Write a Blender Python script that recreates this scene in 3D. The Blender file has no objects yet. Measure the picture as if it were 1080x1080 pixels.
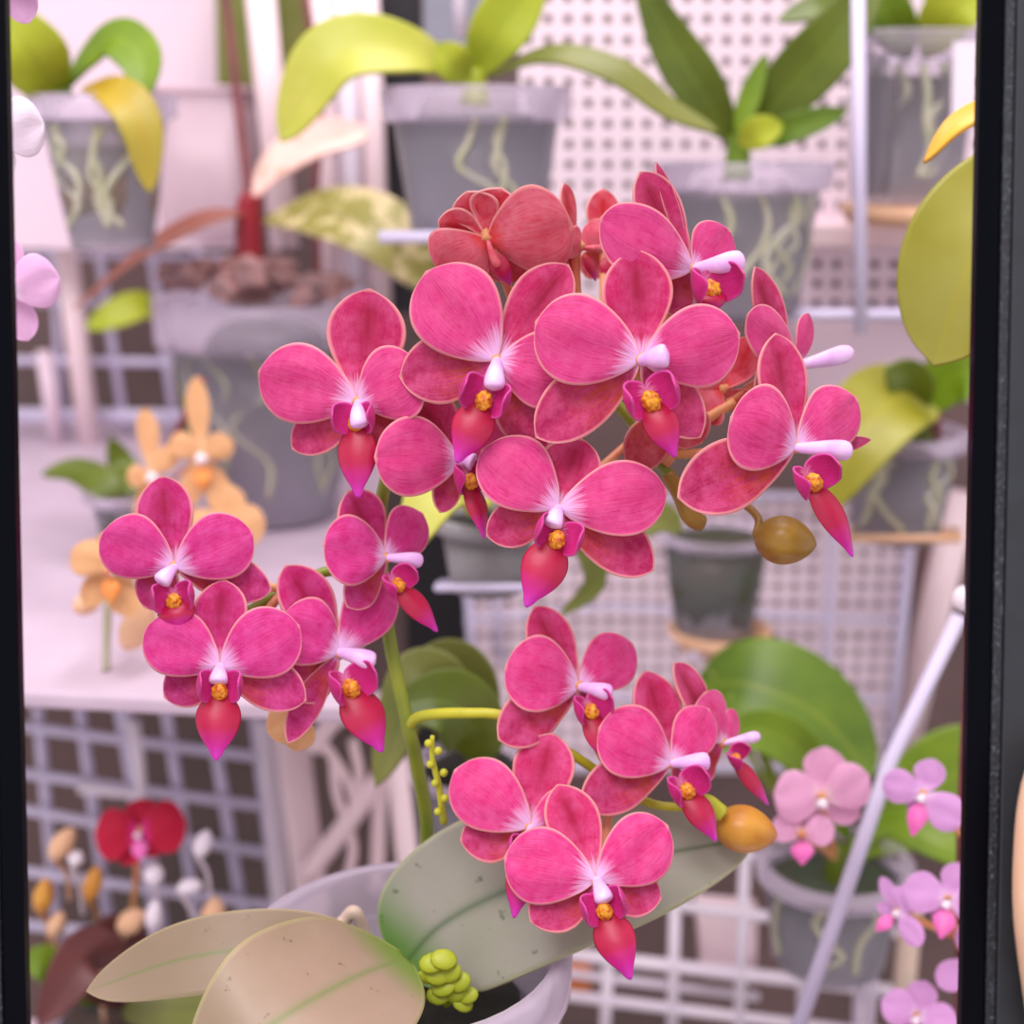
import bpy, bmesh, math, random
from mathutils import Vector as V, Matrix, noise
random.seed(7)
SC = bpy.context.scene
COL = SC.collection
# ------------------------------------------------------------------ camera, world, lights, exposure
CAM = V((0, 0, 1.30)); PITCH = math.radians(15); FOC = 1484.0
FW = V((0, math.cos(PITCH), -math.sin(PITCH))); UP = V((0, math.sin(PITCH), math.cos(PITCH))); RT = V((1, 0, 0))
cd = bpy.data.cameras.new('camera'); cam = bpy.data.objects.new('camera', cd); COL.objects.link(cam)
cam.location = CAM; cam.rotation_euler = (math.pi/2 - PITCH, 0, 0)
cd.sensor_width = 36; cd.lens = 36*FOC/1080; cd.clip_start = 0.01
cd.dof.use_dof = True; cd.dof.focus_distance = 0.388; cd.dof.aperture_fstop = 7.6
SC.camera = cam
w = bpy.data.worlds.new('world'); SC.world = w; w.use_nodes = True
w.node_tree.nodes['Background'].inputs[0].default_value = (1.0, 0.90, 0.95, 1)
w.node_tree.nodes['Background'].inputs[1].default_value = 0.80
def area(name, loc, target, sx, sy, power, color):
    l = bpy.data.lights.new(name, 'AREA'); l.shape = 'RECTANGLE'; l.size = sx; l.size_y = sy; l.energy = power; l.color = color
    o = bpy.data.objects.new(name, l); COL.objects.link(o); o.location = loc
    o.rotation_euler = (V(target)-V(loc)).to_track_quat('-Z', 'Y').to_euler()
area('ceiling_lamp', (-0.35, -0.25, 2.35), (0, 0.5, 1.15), 1.0, 0.5, 12.0, (1, 0.93, 0.95))
area('shelf_lamp', (0.1, 0.75, 2.2), (0, 0.75, 1.0), 1.2, 0.4, 8.0, (1, 0.90, 0.95))
SC.view_settings.view_transform = 'Standard'; SC.view_settings.look = 'None'
SC.view_settings.exposure = 0.38; SC.view_settings.gamma = 1.0; SC.view_settings.use_curve_mapping = False
try: SC.cycles.transparent_max_bounces = 16; SC.cycles.max_bounces = 8
except Exception: pass
# ------------------------------------------------------------------ helpers
def ray(x, y): return RT*((x-540)/FOC) + UP*((540-y)/FOC) + FW
def P(x, y, Y):                       # the point seen at (x, y) that stands at distance Y from the lens plane
    r = ray(x, y); return CAM + r*(Y/r.y)
def Pd(x, y, d): return CAM + ray(x, y)*d
def px(p):                            # metres per photo pixel at a point
    return (p-CAM).dot(FW)/FOC
def proj(p):
    v = p-CAM; d = v.dot(FW); return V((540+FOC*v.dot(RT)/d, 540-FOC*v.dot(UP)/d))
def srgb(c):
    f = lambda u: (u/255)/12.92 if u/255 <= .04045 else ((u/255+.055)/1.055)**2.4
    return (f(c[0]), f(c[1]), f(c[2]), 1)
def empty(name, loc, label, cat, group=None):
    o = bpy.data.objects.new(name, None); COL.objects.link(o); o.location = loc; o.empty_display_size = .02
    o['label'] = label; o['category'] = cat; o['org'] = list(loc)
    if group: o['group'] = group
    return o
def tag(o, label, cat, group=None):
    o['label'] = label; o['category'] = cat
    if group: o['group'] = group
    return o
def obj(name, bm, mats, parent=None, origin=None, smooth=True, solid=0, off=0, bevel=0, sub=0):
    me = bpy.data.meshes.new(name)
    if origin is None:
        if parent: origin = V(parent['org'])
        else:
            origin = V((0,0,0)); n = max(1, len(bm.verts))
            for v in bm.verts: origin += v.co/n
    origin = V(origin)
    for v in bm.verts: v.co -= origin
    bmesh.ops.recalc_face_normals(bm, faces=bm.faces) if not solid else None
    bm.to_mesh(me); bm.free()
    for m in (mats if isinstance(mats, (list, tuple)) else [mats]): me.materials.append(m)
    if smooth:
        for p in me.polygons: p.use_smooth = True
    o = bpy.data.objects.new(name, me); COL.objects.link(o); o['org'] = list(origin)
    if parent: o.parent = parent; o.location = origin - V(parent['org'])
    else: o.location = origin
    if bevel:
        b = o.modifiers.new('bevel', 'BEVEL'); b.width = bevel; b.segments = 2; b.limit_method = 'ANGLE'
    if sub:
        b = o.modifiers.new('sub', 'SUBSURF'); b.levels = sub; b.render_levels = sub
    if solid:
        s = o.modifiers.new('solid', 'SOLIDIFY'); s.thickness = solid; s.offset = off
    return o
def struct(o):
    o['kind'] = 'structure'; return o
def smoothpath(pts, n=8):
    pts = [V(p) for p in pts]
    if len(pts) < 3: return [pts[0].lerp(pts[-1], i/n) for i in range(n+1)]
    q = [pts[0]*2-pts[1]] + pts + [pts[-1]*2-pts[-2]]; out = []
    for i in range(1, len(q)-2):
        a, b, c, d = q[i-1:i+3]
        for k in range(n):
            t = k/n
            out.append(0.5*((2*b)+(c-a)*t+(2*a-5*b+4*c-d)*t*t+(3*b-a-3*c+d)*t**3))
    out.append(pts[-1]); return out
def tube(bm, pts, r, seg=8, r2=None, smooth=True, mat=0):
    pts = smoothpath(pts, 6) if smooth else [V(p) for p in pts]
    n = len(pts); r2 = r if r2 is None else r2; rings = []
    t0 = (pts[1]-pts[0]).normalized(); a = t0.orthogonal().normalized()
    for i, p in enumerate(pts):
        t = (pts[min(i+1, n-1)]-pts[max(i-1, 0)])
        if t.length < 1e-9: t = t0
        t.normalize(); a = (a-t*a.dot(t)).normalized(); b = t.cross(a)
        rr = (r(i/(n-1)) if callable(r) else r+(r2-r)*i/(n-1))
        rings.append([bm.verts.new(p+(a*math.cos(k*2*math.pi/seg)+b*math.sin(k*2*math.pi/seg))*rr) for k in range(seg)])
    for i in range(n-1):
        for k in range(seg):
            f = bm.faces.new((rings[i][k], rings[i][(k+1) % seg], rings[i+1][(k+1) % seg], rings[i+1][k])); f.material_index = mat
    for e in (rings[0][::-1], rings[-1]):
        f = bm.faces.new(e); f.material_index = mat
def lathe(bm, c, prof, seg=40, sq=0):       # prof: (radius, z) relative to c, vertical axis
    rings = []
    for r, z in prof:
        ring = []
        for k in range(seg):
            a = k*2*math.pi/seg; cx, sx = math.cos(a), math.sin(a)
            if sq:
                m = (abs(cx)**sq+abs(sx)**sq)**(-1/sq); cx *= m; sx *= m
            ring.append(bm.verts.new(V(c)+V((r*cx, r*sx, z))))
        rings.append(ring)
    for i in range(len(rings)-1):
        for k in range(seg):
            bm.faces.new((rings[i][k], rings[i][(k+1) % seg], rings[i+1][(k+1) % seg], rings[i+1][k]))
    return rings
def box(bm, a, b, c, d, depth):             # slab from a quad a,b,c,d thickened by the vector depth
    fr = [bm.verts.new(p) for p in (a, b, c, d)]; bk = [bm.verts.new(V(p)+depth) for p in (a, b, c, d)]
    bm.faces.new(fr); bm.faces.new(bk[::-1])
    for i in range(4): bm.faces.new((fr[i], bk[i], bk[(i+1) % 4], fr[(i+1) % 4]))
def strip(bm, spine, half, side, lift=None, nu=10, mat=0, wav=0.0, seed=0, prof=None):
    """leaf/petal surface: spine points, half width, side vectors per point; writes the pattern layer (rim, along, across)"""
    lay = bm.verts.layers.float_color.get('pat') or bm.verts.layers.float_color.new('pat')
    n = len(spine); rows = []; L = sum((spine[i+1]-spine[i]).length for i in range(n-1))
    for i, p in enumerate(spine):
        t = i/(n-1); wd = half*prof(t); row = []
        for k in range(nu+1):
            s = -1+2*k/nu
            q = p+side[i]*(wd*s)
            if lift: q = q+lift(t, s, wd)
            if wav:
                q = q+(side[i].cross(V((0, 0, 1))).normalized()*0+V((noise.noise(q*60+V((seed, 0, 0))), noise.noise(q*60+V((0, seed, 9))), noise.noise(q*60+V((3, 0, seed))))))*wav*min(1, t*2)
            v = bm.verts.new(q); rim = min((1-abs(s))*wd, (1-t)*L*1.0)/max(half, 1e-6)
            v[lay] = (rim, t, s*.5+.5, 1); row.append(v)
        rows.append(row)
    for i in range(n-1):
        for k in range(nu):
            f = bm.faces.new((rows[i][k], rows[i][k+1], rows[i+1][k+1], rows[i+1][k])); f.material_index = mat
def pf(peak, b, base=0.0):
    a = math.log(.5)/math.log(peak)
    return lambda t: max(base*(1-t)**3, max(0.0, math.sin(math.pi*min(1, max(0, t))**a))**b)
# ------------------------------------------------------------------ materials
def nodes(name):
    m = bpy.data.materials.new(name); m.use_nodes = True; nt = m.node_tree
    return m, nt, nt.nodes['Principled BSDF'], nt.nodes['Material Output']
def nd(nt, typ, **kw):
    n = nt.nodes.new(typ)
    for k, v in kw.items(): setattr(n, k, v)
    return n
def ramp(nt, stops, inp, interp='LINEAR'):
    r = nd(nt, 'ShaderNodeValToRGB'); e = r.color_ramp.elements; r.color_ramp.interpolation = interp
    while len(e) < len(stops): e.new(.5)
    for q, (pos, c) in zip(e, stops): q.position = pos; q.color = c if len(c) == 4 else srgb(c)
    nt.links.new(inp, r.inputs[0]); return r
def mixc(nt, fac, a, b, mode='MIX'):
    m = nd(nt, 'ShaderNodeMix', data_type='RGBA', blend_type=mode)
    for s, v in ((0, fac), (6, a), (7, b)):
        if hasattr(v, 'links'): nt.links.new(v, m.inputs[s])
        else: m.inputs[s].default_value = v
    return m.outputs[2]
def math_(nt, op, a, b=0.0, c=None):
    m = nd(nt, 'ShaderNodeMath', operation=op, use_clamp=False)
    for i, v in enumerate((a, b) if c is None else (a, b, c)):
        if hasattr(v, 'links'): nt.links.new(v, m.inputs[i])
        else: m.inputs[i].default_value = v
    return m.outputs[0]
def tex(nt, scale, detail=3, rough=.5, vec=None, dist=0):
    t = nd(nt, 'ShaderNodeTexNoise'); t.inputs['Scale'].default_value = scale; t.inputs['Detail'].default_value = detail
    t.inputs['Roughness'].default_value = rough; t.inputs['Distortion'].default_value = dist
    if vec is None:
        c = nd(nt, 'ShaderNodeTexCoord'); vec = c.outputs['Object']
    nt.links.new(vec, t.inputs['Vector']); return t
def bump(nt, bs, h, s=.3, d=.001):
    b = nd(nt, 'ShaderNodeBump'); b.inputs['Strength'].default_value = s; b.inputs['Distance'].default_value = d
    nt.links.new(h, b.inputs['Height']); nt.links.new(b.outputs[0], bs.inputs['Normal'])
def plain(name, c, c2=None, scale=30, rough=.5, metal=0, bmp=0, spec=.5):
    m, nt, bs, out = nodes(name)
    bs.inputs['Roughness'].default_value = rough; bs.inputs['Metallic'].default_value = metal; bs.inputs['Specular IOR Level'].default_value = spec
    t = tex(nt, scale, 4)
    r = ramp(nt, [(.3, c), (.7, c2 or tuple(max(0, u-8) for u in c))], t.outputs['Fac'])
    nt.links.new(r.outputs[0], bs.inputs['Base Color'])
    if bmp: bump(nt, bs, t.outputs['Fac'], bmp)
    return m
def translucent(nt, bs, out, col, f):
    tr = nd(nt, 'ShaderNodeBsdfTranslucent'); nt.links.new(col, tr.inputs['Color'])
    mx = nd(nt, 'ShaderNodeMixShader'); mx.inputs[0].default_value = f
    nt.links.new(bs.outputs[0], mx.inputs[1]); nt.links.new(tr.outputs[0], mx.inputs[2]); nt.links.new(mx.outputs[0], out.inputs['Surface'])
def petal_mat(name, main, dark, rimc, basec, orange=None, stripe=0.0, rimw=.10, basew=.2, vein=.45, sheen=None):
    sheen = sheen or tuple((u+v)//2 for u, v in zip(main, rimc))
    m, nt, bs, out = nodes(name)
    at = nd(nt, 'ShaderNodeAttribute', attribute_name='pat'); sp = nd(nt, 'ShaderNodeSeparateColor'); nt.links.new(at.outputs['Color'], sp.inputs[0])
    rim, t, s = sp.outputs[0], sp.outputs[1], sp.outputs[2]
    sc = math_(nt, 'ABSOLUTE', math_(nt, 'SUBTRACT', s, .5))            # 0 centre .. .5 edge
    cv = nd(nt, 'ShaderNodeCombineXYZ')                                  # veins run along the petal, fanning out
    nt.links.new(math_(nt, 'MULTIPLY', s, 40), cv.inputs[0]); nt.links.new(math_(nt, 'MULTIPLY', t, 3.0), cv.inputs[1])
    oi = nd(nt, 'ShaderNodeObjectInfo'); nt.links.new(math_(nt, 'MULTIPLY', oi.outputs['Random'], 40), cv.inputs[2])
    ve = tex(nt, 1.0, 3, .6, cv.outputs[0], .6)
    mott = tex(nt, 230, 5, .7)
    c = mixc(nt, math_(nt, 'MULTIPLY', ramp(nt, [(.46, (0, 0, 0)), (.70, (255, 255, 255))], ve.outputs['Fac']).outputs[0], vein), srgb(main), srgb(dark))
    c = mixc(nt, math_(nt, 'MULTIPLY', ramp(nt, [(.38, (0, 0, 0)), (.66, (255,)*3)], mott.outputs['Fac']).outputs[0], .5), c, srgb(sheen))
    if stripe:
        st = math_(nt, 'MULTIPLY', ramp(nt, [(0, (255,)*3), (.10, (200,)*3), (.32, (0, 0, 0))], sc).outputs[0], ramp(nt, [(.30, (60,)*3), (.62, (255,)*3), (.80, (255,)*3), (.95, (0, 0, 0))], t).outputs[0])
        c = mixc(nt, math_(nt, 'MULTIPLY', st, stripe), c, srgb(dark))
    if orange:
        og = math_(nt, 'MULTIPLY', ramp(nt, [(.14, (0, 0, 0)), (.28, (255,)*3), (.48, (190,)*3), (.72, (0, 0, 0))], t).outputs[0], ramp(nt, [(.42, (0, 0, 0)), (.55, (255,)*3)], ve.outputs['Fac']).outputs[0])
        c = mixc(nt, math_(nt, 'MULTIPLY', og, .85), c, srgb(orange))
    c = mixc(nt, ramp(nt, [(0, (255,)*3), (basew*.5, (235,)*3), (basew*1.3, (0, 0, 0))], math_(nt, 'ADD', t, math_(nt, 'MULTIPLY', math_(nt, 'SUBTRACT', ve.outputs['Fac'], .5), .35))).outputs[0], c, srgb(basec))
    c = mixc(nt, ramp(nt, [(0, (235,)*3), (rimw*.75, (190,)*3), (rimw*1.35, (0, 0, 0))], rim).outputs[0], c, srgb(rimc))
    nt.links.new(c, bs.inputs['Base Color']); bs.inputs['Roughness'].default_value = .55; bs.inputs['Specular IOR Level'].default_value = .25
    bs.inputs['Sheen Weight'].default_value = .12
    bump(nt, bs, math_(nt, 'ADD', ve.outputs['Fac'], math_(nt, 'MULTIPLY', mott.outputs['Fac'], .6)), .45, .0006)
    translucent(nt, bs, out, c, .18)
    return m
def leaf_mat(name, main, alt, rib, edge=None, spots=None, spot_scale=90, spot_lo=.6, basec=None, rough=.42, ribw=.03, tipc=None):
    m, nt, bs, out = nodes(name)
    at = nd(nt, 'ShaderNodeAttribute', attribute_name='pat'); sp = nd(nt, 'ShaderNodeSeparateColor'); nt.links.new(at.outputs['Color'], sp.inputs[0])
    rim, t, s = sp.outputs[0], sp.outputs[1], sp.outputs[2]
    sc = math_(nt, 'ABSOLUTE', math_(nt, 'SUBTRACT', s, .5))
    big = tex(nt, 28, 3); fine = tex(nt, spot_scale, 3, .6)
    c = mixc(nt, ramp(nt, [(.35, (0, 0, 0)), (.65, (255,)*3)], big.outputs['Fac']).outputs[0], srgb(main), srgb(alt))
    if tipc: c = mixc(nt, ramp(nt, [(.25, (0, 0, 0)), (.6, (255,)*3)], t).outputs[0], c, srgb(tipc))
    if spots: c = mixc(nt, ramp(nt, [(spot_lo, (0, 0, 0)), (spot_lo+.06, (255,)*3)], fine.outputs['Fac']).outputs[0], c, srgb(spots))
    if basec: c = mixc(nt, ramp(nt, [(0, (255,)*3), (.08, (230,)*3), (.22, (0, 0, 0))], t).outputs[0], c, srgb(basec))
    c = mixc(nt, ramp(nt, [(0, (220,)*3), (ribw, (120,)*3), (ribw*2, (0, 0, 0))], sc).outputs[0], c, srgb(rib))
    if edge: c = mixc(nt, ramp(nt, [(0, (200,)*3), (.06, (0, 0, 0))], rim).outputs[0], c, srgb(edge))
    nt.links.new(c, bs.inputs['Base Color']); bs.inputs['Roughness'].default_value = rough
    bump(nt, bs, fine.outputs['Fac'], .15, .0006)
    translucent(nt, bs, out, c, .15)
    return m
def clear_mat(name, tint, alpha, rough=.15):
    m, nt, bs, out = nodes(name)
    bs.inputs['Roughness'].default_value = rough
    t = tex(nt, 14, 3); r = ramp(nt, [(.3, tint), (.7, tuple(min(255, u+10) for u in tint))], t.outputs['Fac']); nt.links.new(r.outputs[0], bs.inputs['Base Color'])
    tr = nd(nt, 'ShaderNodeBsdfTransparent'); tr.inputs[0].default_value = (.97, .96, .98, 1)
    fr = nd(nt, 'ShaderNodeFresnel'); fr.inputs[0].default_value = 1.35
    fa = math_(nt, 'ADD', math_(nt, 'MULTIPLY', fr.outputs[0], .7), alpha)
    mx = nd(nt, 'ShaderNodeMixShader'); nt.links.new(math_(nt, 'MINIMUM', fa, 1.0), mx.inputs[0])
    nt.links.new(tr.outputs[0], mx.inputs[1]); nt.links.new(bs.outputs[0], mx.inputs[2]); nt.links.new(mx.outputs[0], out.inputs['Surface'])
    return m
M = {}
RIM = (250, 176, 172); BASE = (244, 206, 250)
# flower palettes: upper cluster (rosy), left cluster (magenta), lower cluster (hot pink)
PAL = {}
for k, main, lite, dark, sh in (('rosy', (204, 34, 104), (218, 60, 136), (160, 8, 58), (232, 104, 160)), ('magenta', (206, 32, 116), (216, 48, 138), (158, 6, 66), (232, 100, 180)),
                               ('hot', (214, 42, 112), (226, 56, 138), (172, 10, 64), (238, 112, 174)), ('coral', (226, 70, 96), (236, 104, 130), (206, 20, 40), (244, 150, 164))):
    bs_ = (236, 60, 56) if k == 'coral' else BASE
    PAL[k] = dict(sepal=petal_mat(k+'_sepal', main, dark, RIM, bs_, None, .95, sheen=sh, rimw=.085, basew=.17, vein=.6), petal=petal_mat(k+'_petal', lite, tuple(int(.35*u+.65*v) for u, v in zip(dark, main)), RIM, bs_, None, .3, sheen=sh, rimw=.06, basew=.19, vein=.75),
                  lat=petal_mat(k+'_lateral', tuple(int(.9*u) for u in main), tuple(int(.3*u+.7*v) for u, v in zip(main, dark)), RIM, bs_, (212, 84, 14), .0, basew=.06, vein=.85, sheen=sh, rimw=.085))
PAL['coral']['column'] = plain('column_red', (206, 60, 84), (236, 130, 140), 300, .4)
M['lip'] = petal_mat('lip_blade', (206, 22, 84), (196, 10, 56), (222, 50, 150), (240, 150, 40), None, 0, .06, .08)
def lip_tip():
    m, nt, bs, out = nodes('lip_midlobe')
    at = nd(nt, 'ShaderNodeAttribute', attribute_name='pat'); sp = nd(nt, 'ShaderNodeSeparateColor'); nt.links.new(at.outputs['Color'], sp.inputs[0])
    r = ramp(nt, [(0, (226, 120, 40)), (.06, (206, 60, 60)), (.14, (166, 8, 50)), (.55, (186, 10, 72)), (.78, (214, 26, 160)), (1, (220, 60, 214))], sp.outputs[1])
    t = tex(nt, 220, 3); nt.links.new(mixc(nt, math_(nt, 'MULTIPLY', t.outputs['Fac'], .6), r.outputs[0], srgb((150, 6, 52))), bs.inputs['Base Color'])
    bs.inputs['Roughness'].default_value = .45; bump(nt, bs, t.outputs['Fac'], .3, .0005); return m
M['lipmid'] = lip_tip()
M['lobe'] = petal_mat('lip_lobe', (200, 22, 118), (168, 10, 70), (222, 80, 170), (236, 150, 200), None, 0, .10, .12)
M['callus'] = plain('callus', (244, 176, 40), (180, 50, 20), 900, .5, bmp=.5)
M['column'] = plain('column', (240, 208, 246), (222, 166, 232), 150, .4)
M['stem'] = plain('stem_green', (142, 150, 40), (112, 132, 38), 90, .45)
M['stemy'] = plain('stem_yellow', (196, 190, 40), (170, 172, 44), 90, .45)
M['pedicel'] = plain('pedicel', (216, 168, 92), (222, 128, 110), 60, .5)
M['stemb'] = plain('stem_maroon', (134, 72, 72), (110, 56, 62), 60, .5)
M['bud'] = plain('bud_amber', (206, 152, 50), (186, 116, 42), 110, .4, bmp=.2)
M['budo'] = plain('bud_olive', (158, 122, 32), (132, 92, 26), 110, .4, bmp=.25)
M['leafgrey'] = leaf_mat('leaf_grey_green', (166, 162, 152), (154, 154, 136), (62, 96, 52), (190, 190, 140), (116, 120, 100), 190, .65, (84, 138, 30))
M['leafbeige'] = leaf_mat('leaf_beige', (172, 148, 128), (158, 138, 112), (120, 140, 76), (200, 190, 130), (120, 100, 80), 200, .66, (112, 146, 40))
M['lime'] = leaf_mat('leaf_lime', (180, 190, 44), (160, 176, 36), (150, 166, 40))
M['limeb'] = leaf_mat('leaf_lime_pale', (196, 196, 84), (178, 184, 60), (180, 182, 60))
M['green'] = leaf_mat('leaf_green', (104, 120, 24), (84, 102, 20), (110, 136, 44))
M['greenb'] = leaf_mat('leaf_bright_green', (126, 156, 26), (104, 136, 24), (140, 164, 40))
M['deep'] = leaf_mat('leaf_deep', (76, 108, 16), (104, 134, 26), (128, 148, 40))
M['olive'] = leaf_mat('leaf_olive', (128, 132, 62), (108, 116, 48), (92, 100, 40))
M['olivey'] = leaf_mat('leaf_olive_yellow', (164, 162, 66), (146, 142, 30), (170, 164, 50), None, None, basec=(196, 192, 100))
M['yellow'] = leaf_mat('leaf_yellow', (204, 164, 40), (184, 160, 44), (190, 150, 30), tipc=(176, 160, 56))
M['mustard'] = leaf_mat('leaf_mustard', (238, 190, 60), (232, 170, 50), (230, 160, 40))
M['mottle'] = leaf_mat('leaf_mottled', (158, 152, 78), (140, 134, 62), (130, 120, 60), (200, 176, 150), (212, 196, 146), 75, .5)
M['blush'] = leaf_mat('leaf_blush', (236, 202, 186), (230, 190, 180), (236, 200, 190), (240, 180, 190), (206, 168, 148), 60, .56)
M['rust'] = leaf_mat('leaf_rust', (160, 98, 84), (146, 84, 70), (190, 130, 110), (206, 140, 116))
M['wine'] = leaf_mat('leaf_wine', (92, 44, 46), (110, 58, 56), (80, 40, 40))
def bg_petal(n, a, b, base): return petal_mat(n, a, b, tuple(min(255, u+15) for u in a), base, None, 0, .08, .2)
M['violet'] = bg_petal('petal_violet', (226, 170, 226), (214, 140, 216), (246, 220, 246))
M['palepink'] = bg_petal('petal_pale_pink', (236, 176, 212), (228, 142, 196), (250, 226, 226))
M['whitepet'] = bg_petal('petal_white', (248, 232, 246), (240, 216, 240), (250, 240, 250))
M['blushpet'] = bg_petal('petal_blush', (236, 188, 228), (228, 160, 216), (248, 230, 246))
M['orangepet'] = bg_petal('petal_orange', (228, 178, 128), (216, 142, 84), (240, 206, 160))
M['crimson'] = bg_petal('petal_crimson', (196, 20, 60), (160, 8, 40), (230, 60, 170))
M['pinklip'] = plain('lip_pink', (236, 130, 190), (230, 90, 180), 200, .5)
M['orangelip'] = plain('lip_orange', (240, 160, 70), (230, 120, 60), 200, .5)
M['redbase'] = plain('stem_crimson', (150, 26, 42), (130, 20, 36), 60, .4)
M['clear'] = clear_mat('clear_plastic', (206, 204, 214), .07, .12)
M['rim'] = clear_mat('clear_plastic_rim', (228, 216, 232), .19, .15)  # milkier than the pot body, imitates the bright highlight on rims
M['milky'] = clear_mat('milky_plastic', (224, 212, 228), .42, .3)
M['frost'] = clear_mat('frosted_plastic', (232, 206, 216), .5, .35)
M['pebble'] = plain('medium_grey', (84, 88, 94), (122, 122, 126), 40, .8, bmp=.6)
M['bark'] = plain('medium_bark', (96, 76, 66), (62, 64, 62), 60, .8, bmp=.8)
M['barkp'] = plain('medium_pink_bark', (186, 138, 132), (120, 96, 100), 55, .8, bmp=.8)
M['moss'] = plain('medium_moss', (150, 122, 90), (112, 100, 92), 55, .85, bmp=.8)
M['mossg'] = plain('medium_green', (60, 76, 56), (84, 72, 60), 40, .8, bmp=.6)
M['soil'] = plain('soil_dark', (40, 40, 30), (26, 24, 20), 120, .9, bmp=.8)
M['root'] = plain('root_pale', (226, 196, 180), (206, 190, 168), 60, .5)
M['rootg'] = plain('root_green', (176, 178, 140), (200, 196, 180), 60, .5)
M['white'] = plain('white_paint', (236, 226, 236), (226, 216, 230), 20, .4)
M['pinkwhite'] = plain('blush_paint', (244, 222, 224), (236, 212, 218), 20, .4)
M['lav'] = plain('lavender_paint', (214, 206, 230), (204, 196, 224), 20, .4)
M['panel'] = plain('panel_white', (232, 210, 220), (222, 200, 214), 10, .5)
M['board'] = plain('pegboard_white', (238, 220, 228), (228, 210, 220), 10, .5)
M['shelfm'] = plain('shelf_white', (206, 188, 204), (184, 166, 182), 14, .6)
M['brown'] = plain('brown_board', (142, 112, 110), (126, 100, 98), 12, .6)
M['tan'] = plain('cork', (228, 186, 150), (214, 166, 130), 40, .8)
M['black'] = plain('dark_gap', (26, 26, 32), (20, 20, 26), 20, .5)  # flat black for slabs that stand in for shaded gaps
M['greyp'] = plain('grey_pot', (140, 138, 140), (126, 124, 126), 20, .4)
M['blueg'] = plain('grey_plastic', (150, 152, 164), (132, 134, 148), 20, .5)
M['orangeobj'] = plain('orange_plastic', (214, 120, 40), (196, 104, 36), 20, .5)
M['wallmat'] = plain('wall_brown', (118, 94, 92), (84, 72, 70), 5, .8)
M['floormat'] = plain('floor_brown', (96, 80, 76), (80, 68, 66), 6, .7)
# ------------------------------------------------------------------ setting
def slab(name, a, b, c, d, depth, m, parent=None, bevel=0.0):
    bm = bmesh.new(); box(bm, a, b, c, d, V(depth)); return obj(name, bm, m, parent, smooth=False, bevel=bevel)
WY = 1.22
struct(slab('wall_back', V((-1.6, WY, 0)), V((1.6, WY, 0)), V((1.6, WY, 2.6)), V((-1.6, WY, 2.6)), (0, .1, 0), M['wallmat']))
struct(slab('floor', V((-1.6, -1.0, 0)), V((1.6, -1.0, 0)), V((1.6, WY, 0)), V((-1.6, WY, 0)), (0, 0, -.1), M['floormat']))
# ------------------------------------------------------------------ racks and boards
def pegboard(quad, nx, ny, hole, label, group=None, skip=()):
    TL, TR, BR, BL = quad; bm = bmesh.new(); cache = {}
    def at(u, v):
        k = (round(u, 5), round(v, 5))
        if k not in cache: cache[k] = bm.verts.new(TL.lerp(TR, u/nx).lerp(BL.lerp(BR, u/nx), v/ny))
        return cache[k]
    h0, h1 = .5-hole/2, .5+hole/2
    for i in range(nx):
        for j in range(ny):
            o = [at(i, j), at(i+1, j), at(i+1, j+1), at(i, j+1)]; q = [at(i+h0, j+h0), at(i+h1, j+h0), at(i+h1, j+h1), at(i+h0, j+h1)]
            for k in range(4): bm.faces.new((o[k], o[(k+1) % 4], q[(k+1) % 4], q[k]))
    return tag(obj('pegboard', bm, M['board'], None, smooth=False, solid=.003, off=1), label, 'pegboard', group)
pegboard([P(545, -60, .86), P(1120, -60, .86), P(1090, 330, .86), P(552, 330, .86)], 27, 18, .42,
         'white pegboard with square holes behind the pots at the top', None)
pegboard([P(488, 520, .90), P(962, 520, .90), P(938, 815, .90), P(498, 815, .90)], 26, 17, .46,
         'white pegboard with small holes above the dark green leaf, framed by wires')
def bars(name, segs, label, cat, mat, group=None, parent=None):
    bm = bmesh.new()
    for s in segs: tube(bm, s[0], s[1], 8, smooth=False)
    o = obj(name, bm, mat, parent)
    return tag(o, label, cat, group) if label else o
def g(x0, y0, x1, y1, Y, r, Y2=None): return ([P(x0, y0, Y), P(x1, y1, Y2 or Y)], r)
# wire grid over the lower pegboard
YG = .885
bars('wire_grid', [g(964, 520, 936, 812, YG, .0042), g(880, 520, 866, 812, YG, .0026), g(640, 640, 940, 655, YG, .0022), g(490, 655, 640, 640, YG, .002), g(600, 735, 944, 738, YG, .0022),
                   g(489, 560, 505, 800, YG, .0026), g(517, 560, 528, 700, YG, .0026), g(488, 808, 938, 810, YG, .003), g(486, 524, 966, 524, YG, .003)],
     'lavender wire grid fixed over the lower white pegboard', 'wire grid', M['lav'])
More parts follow.
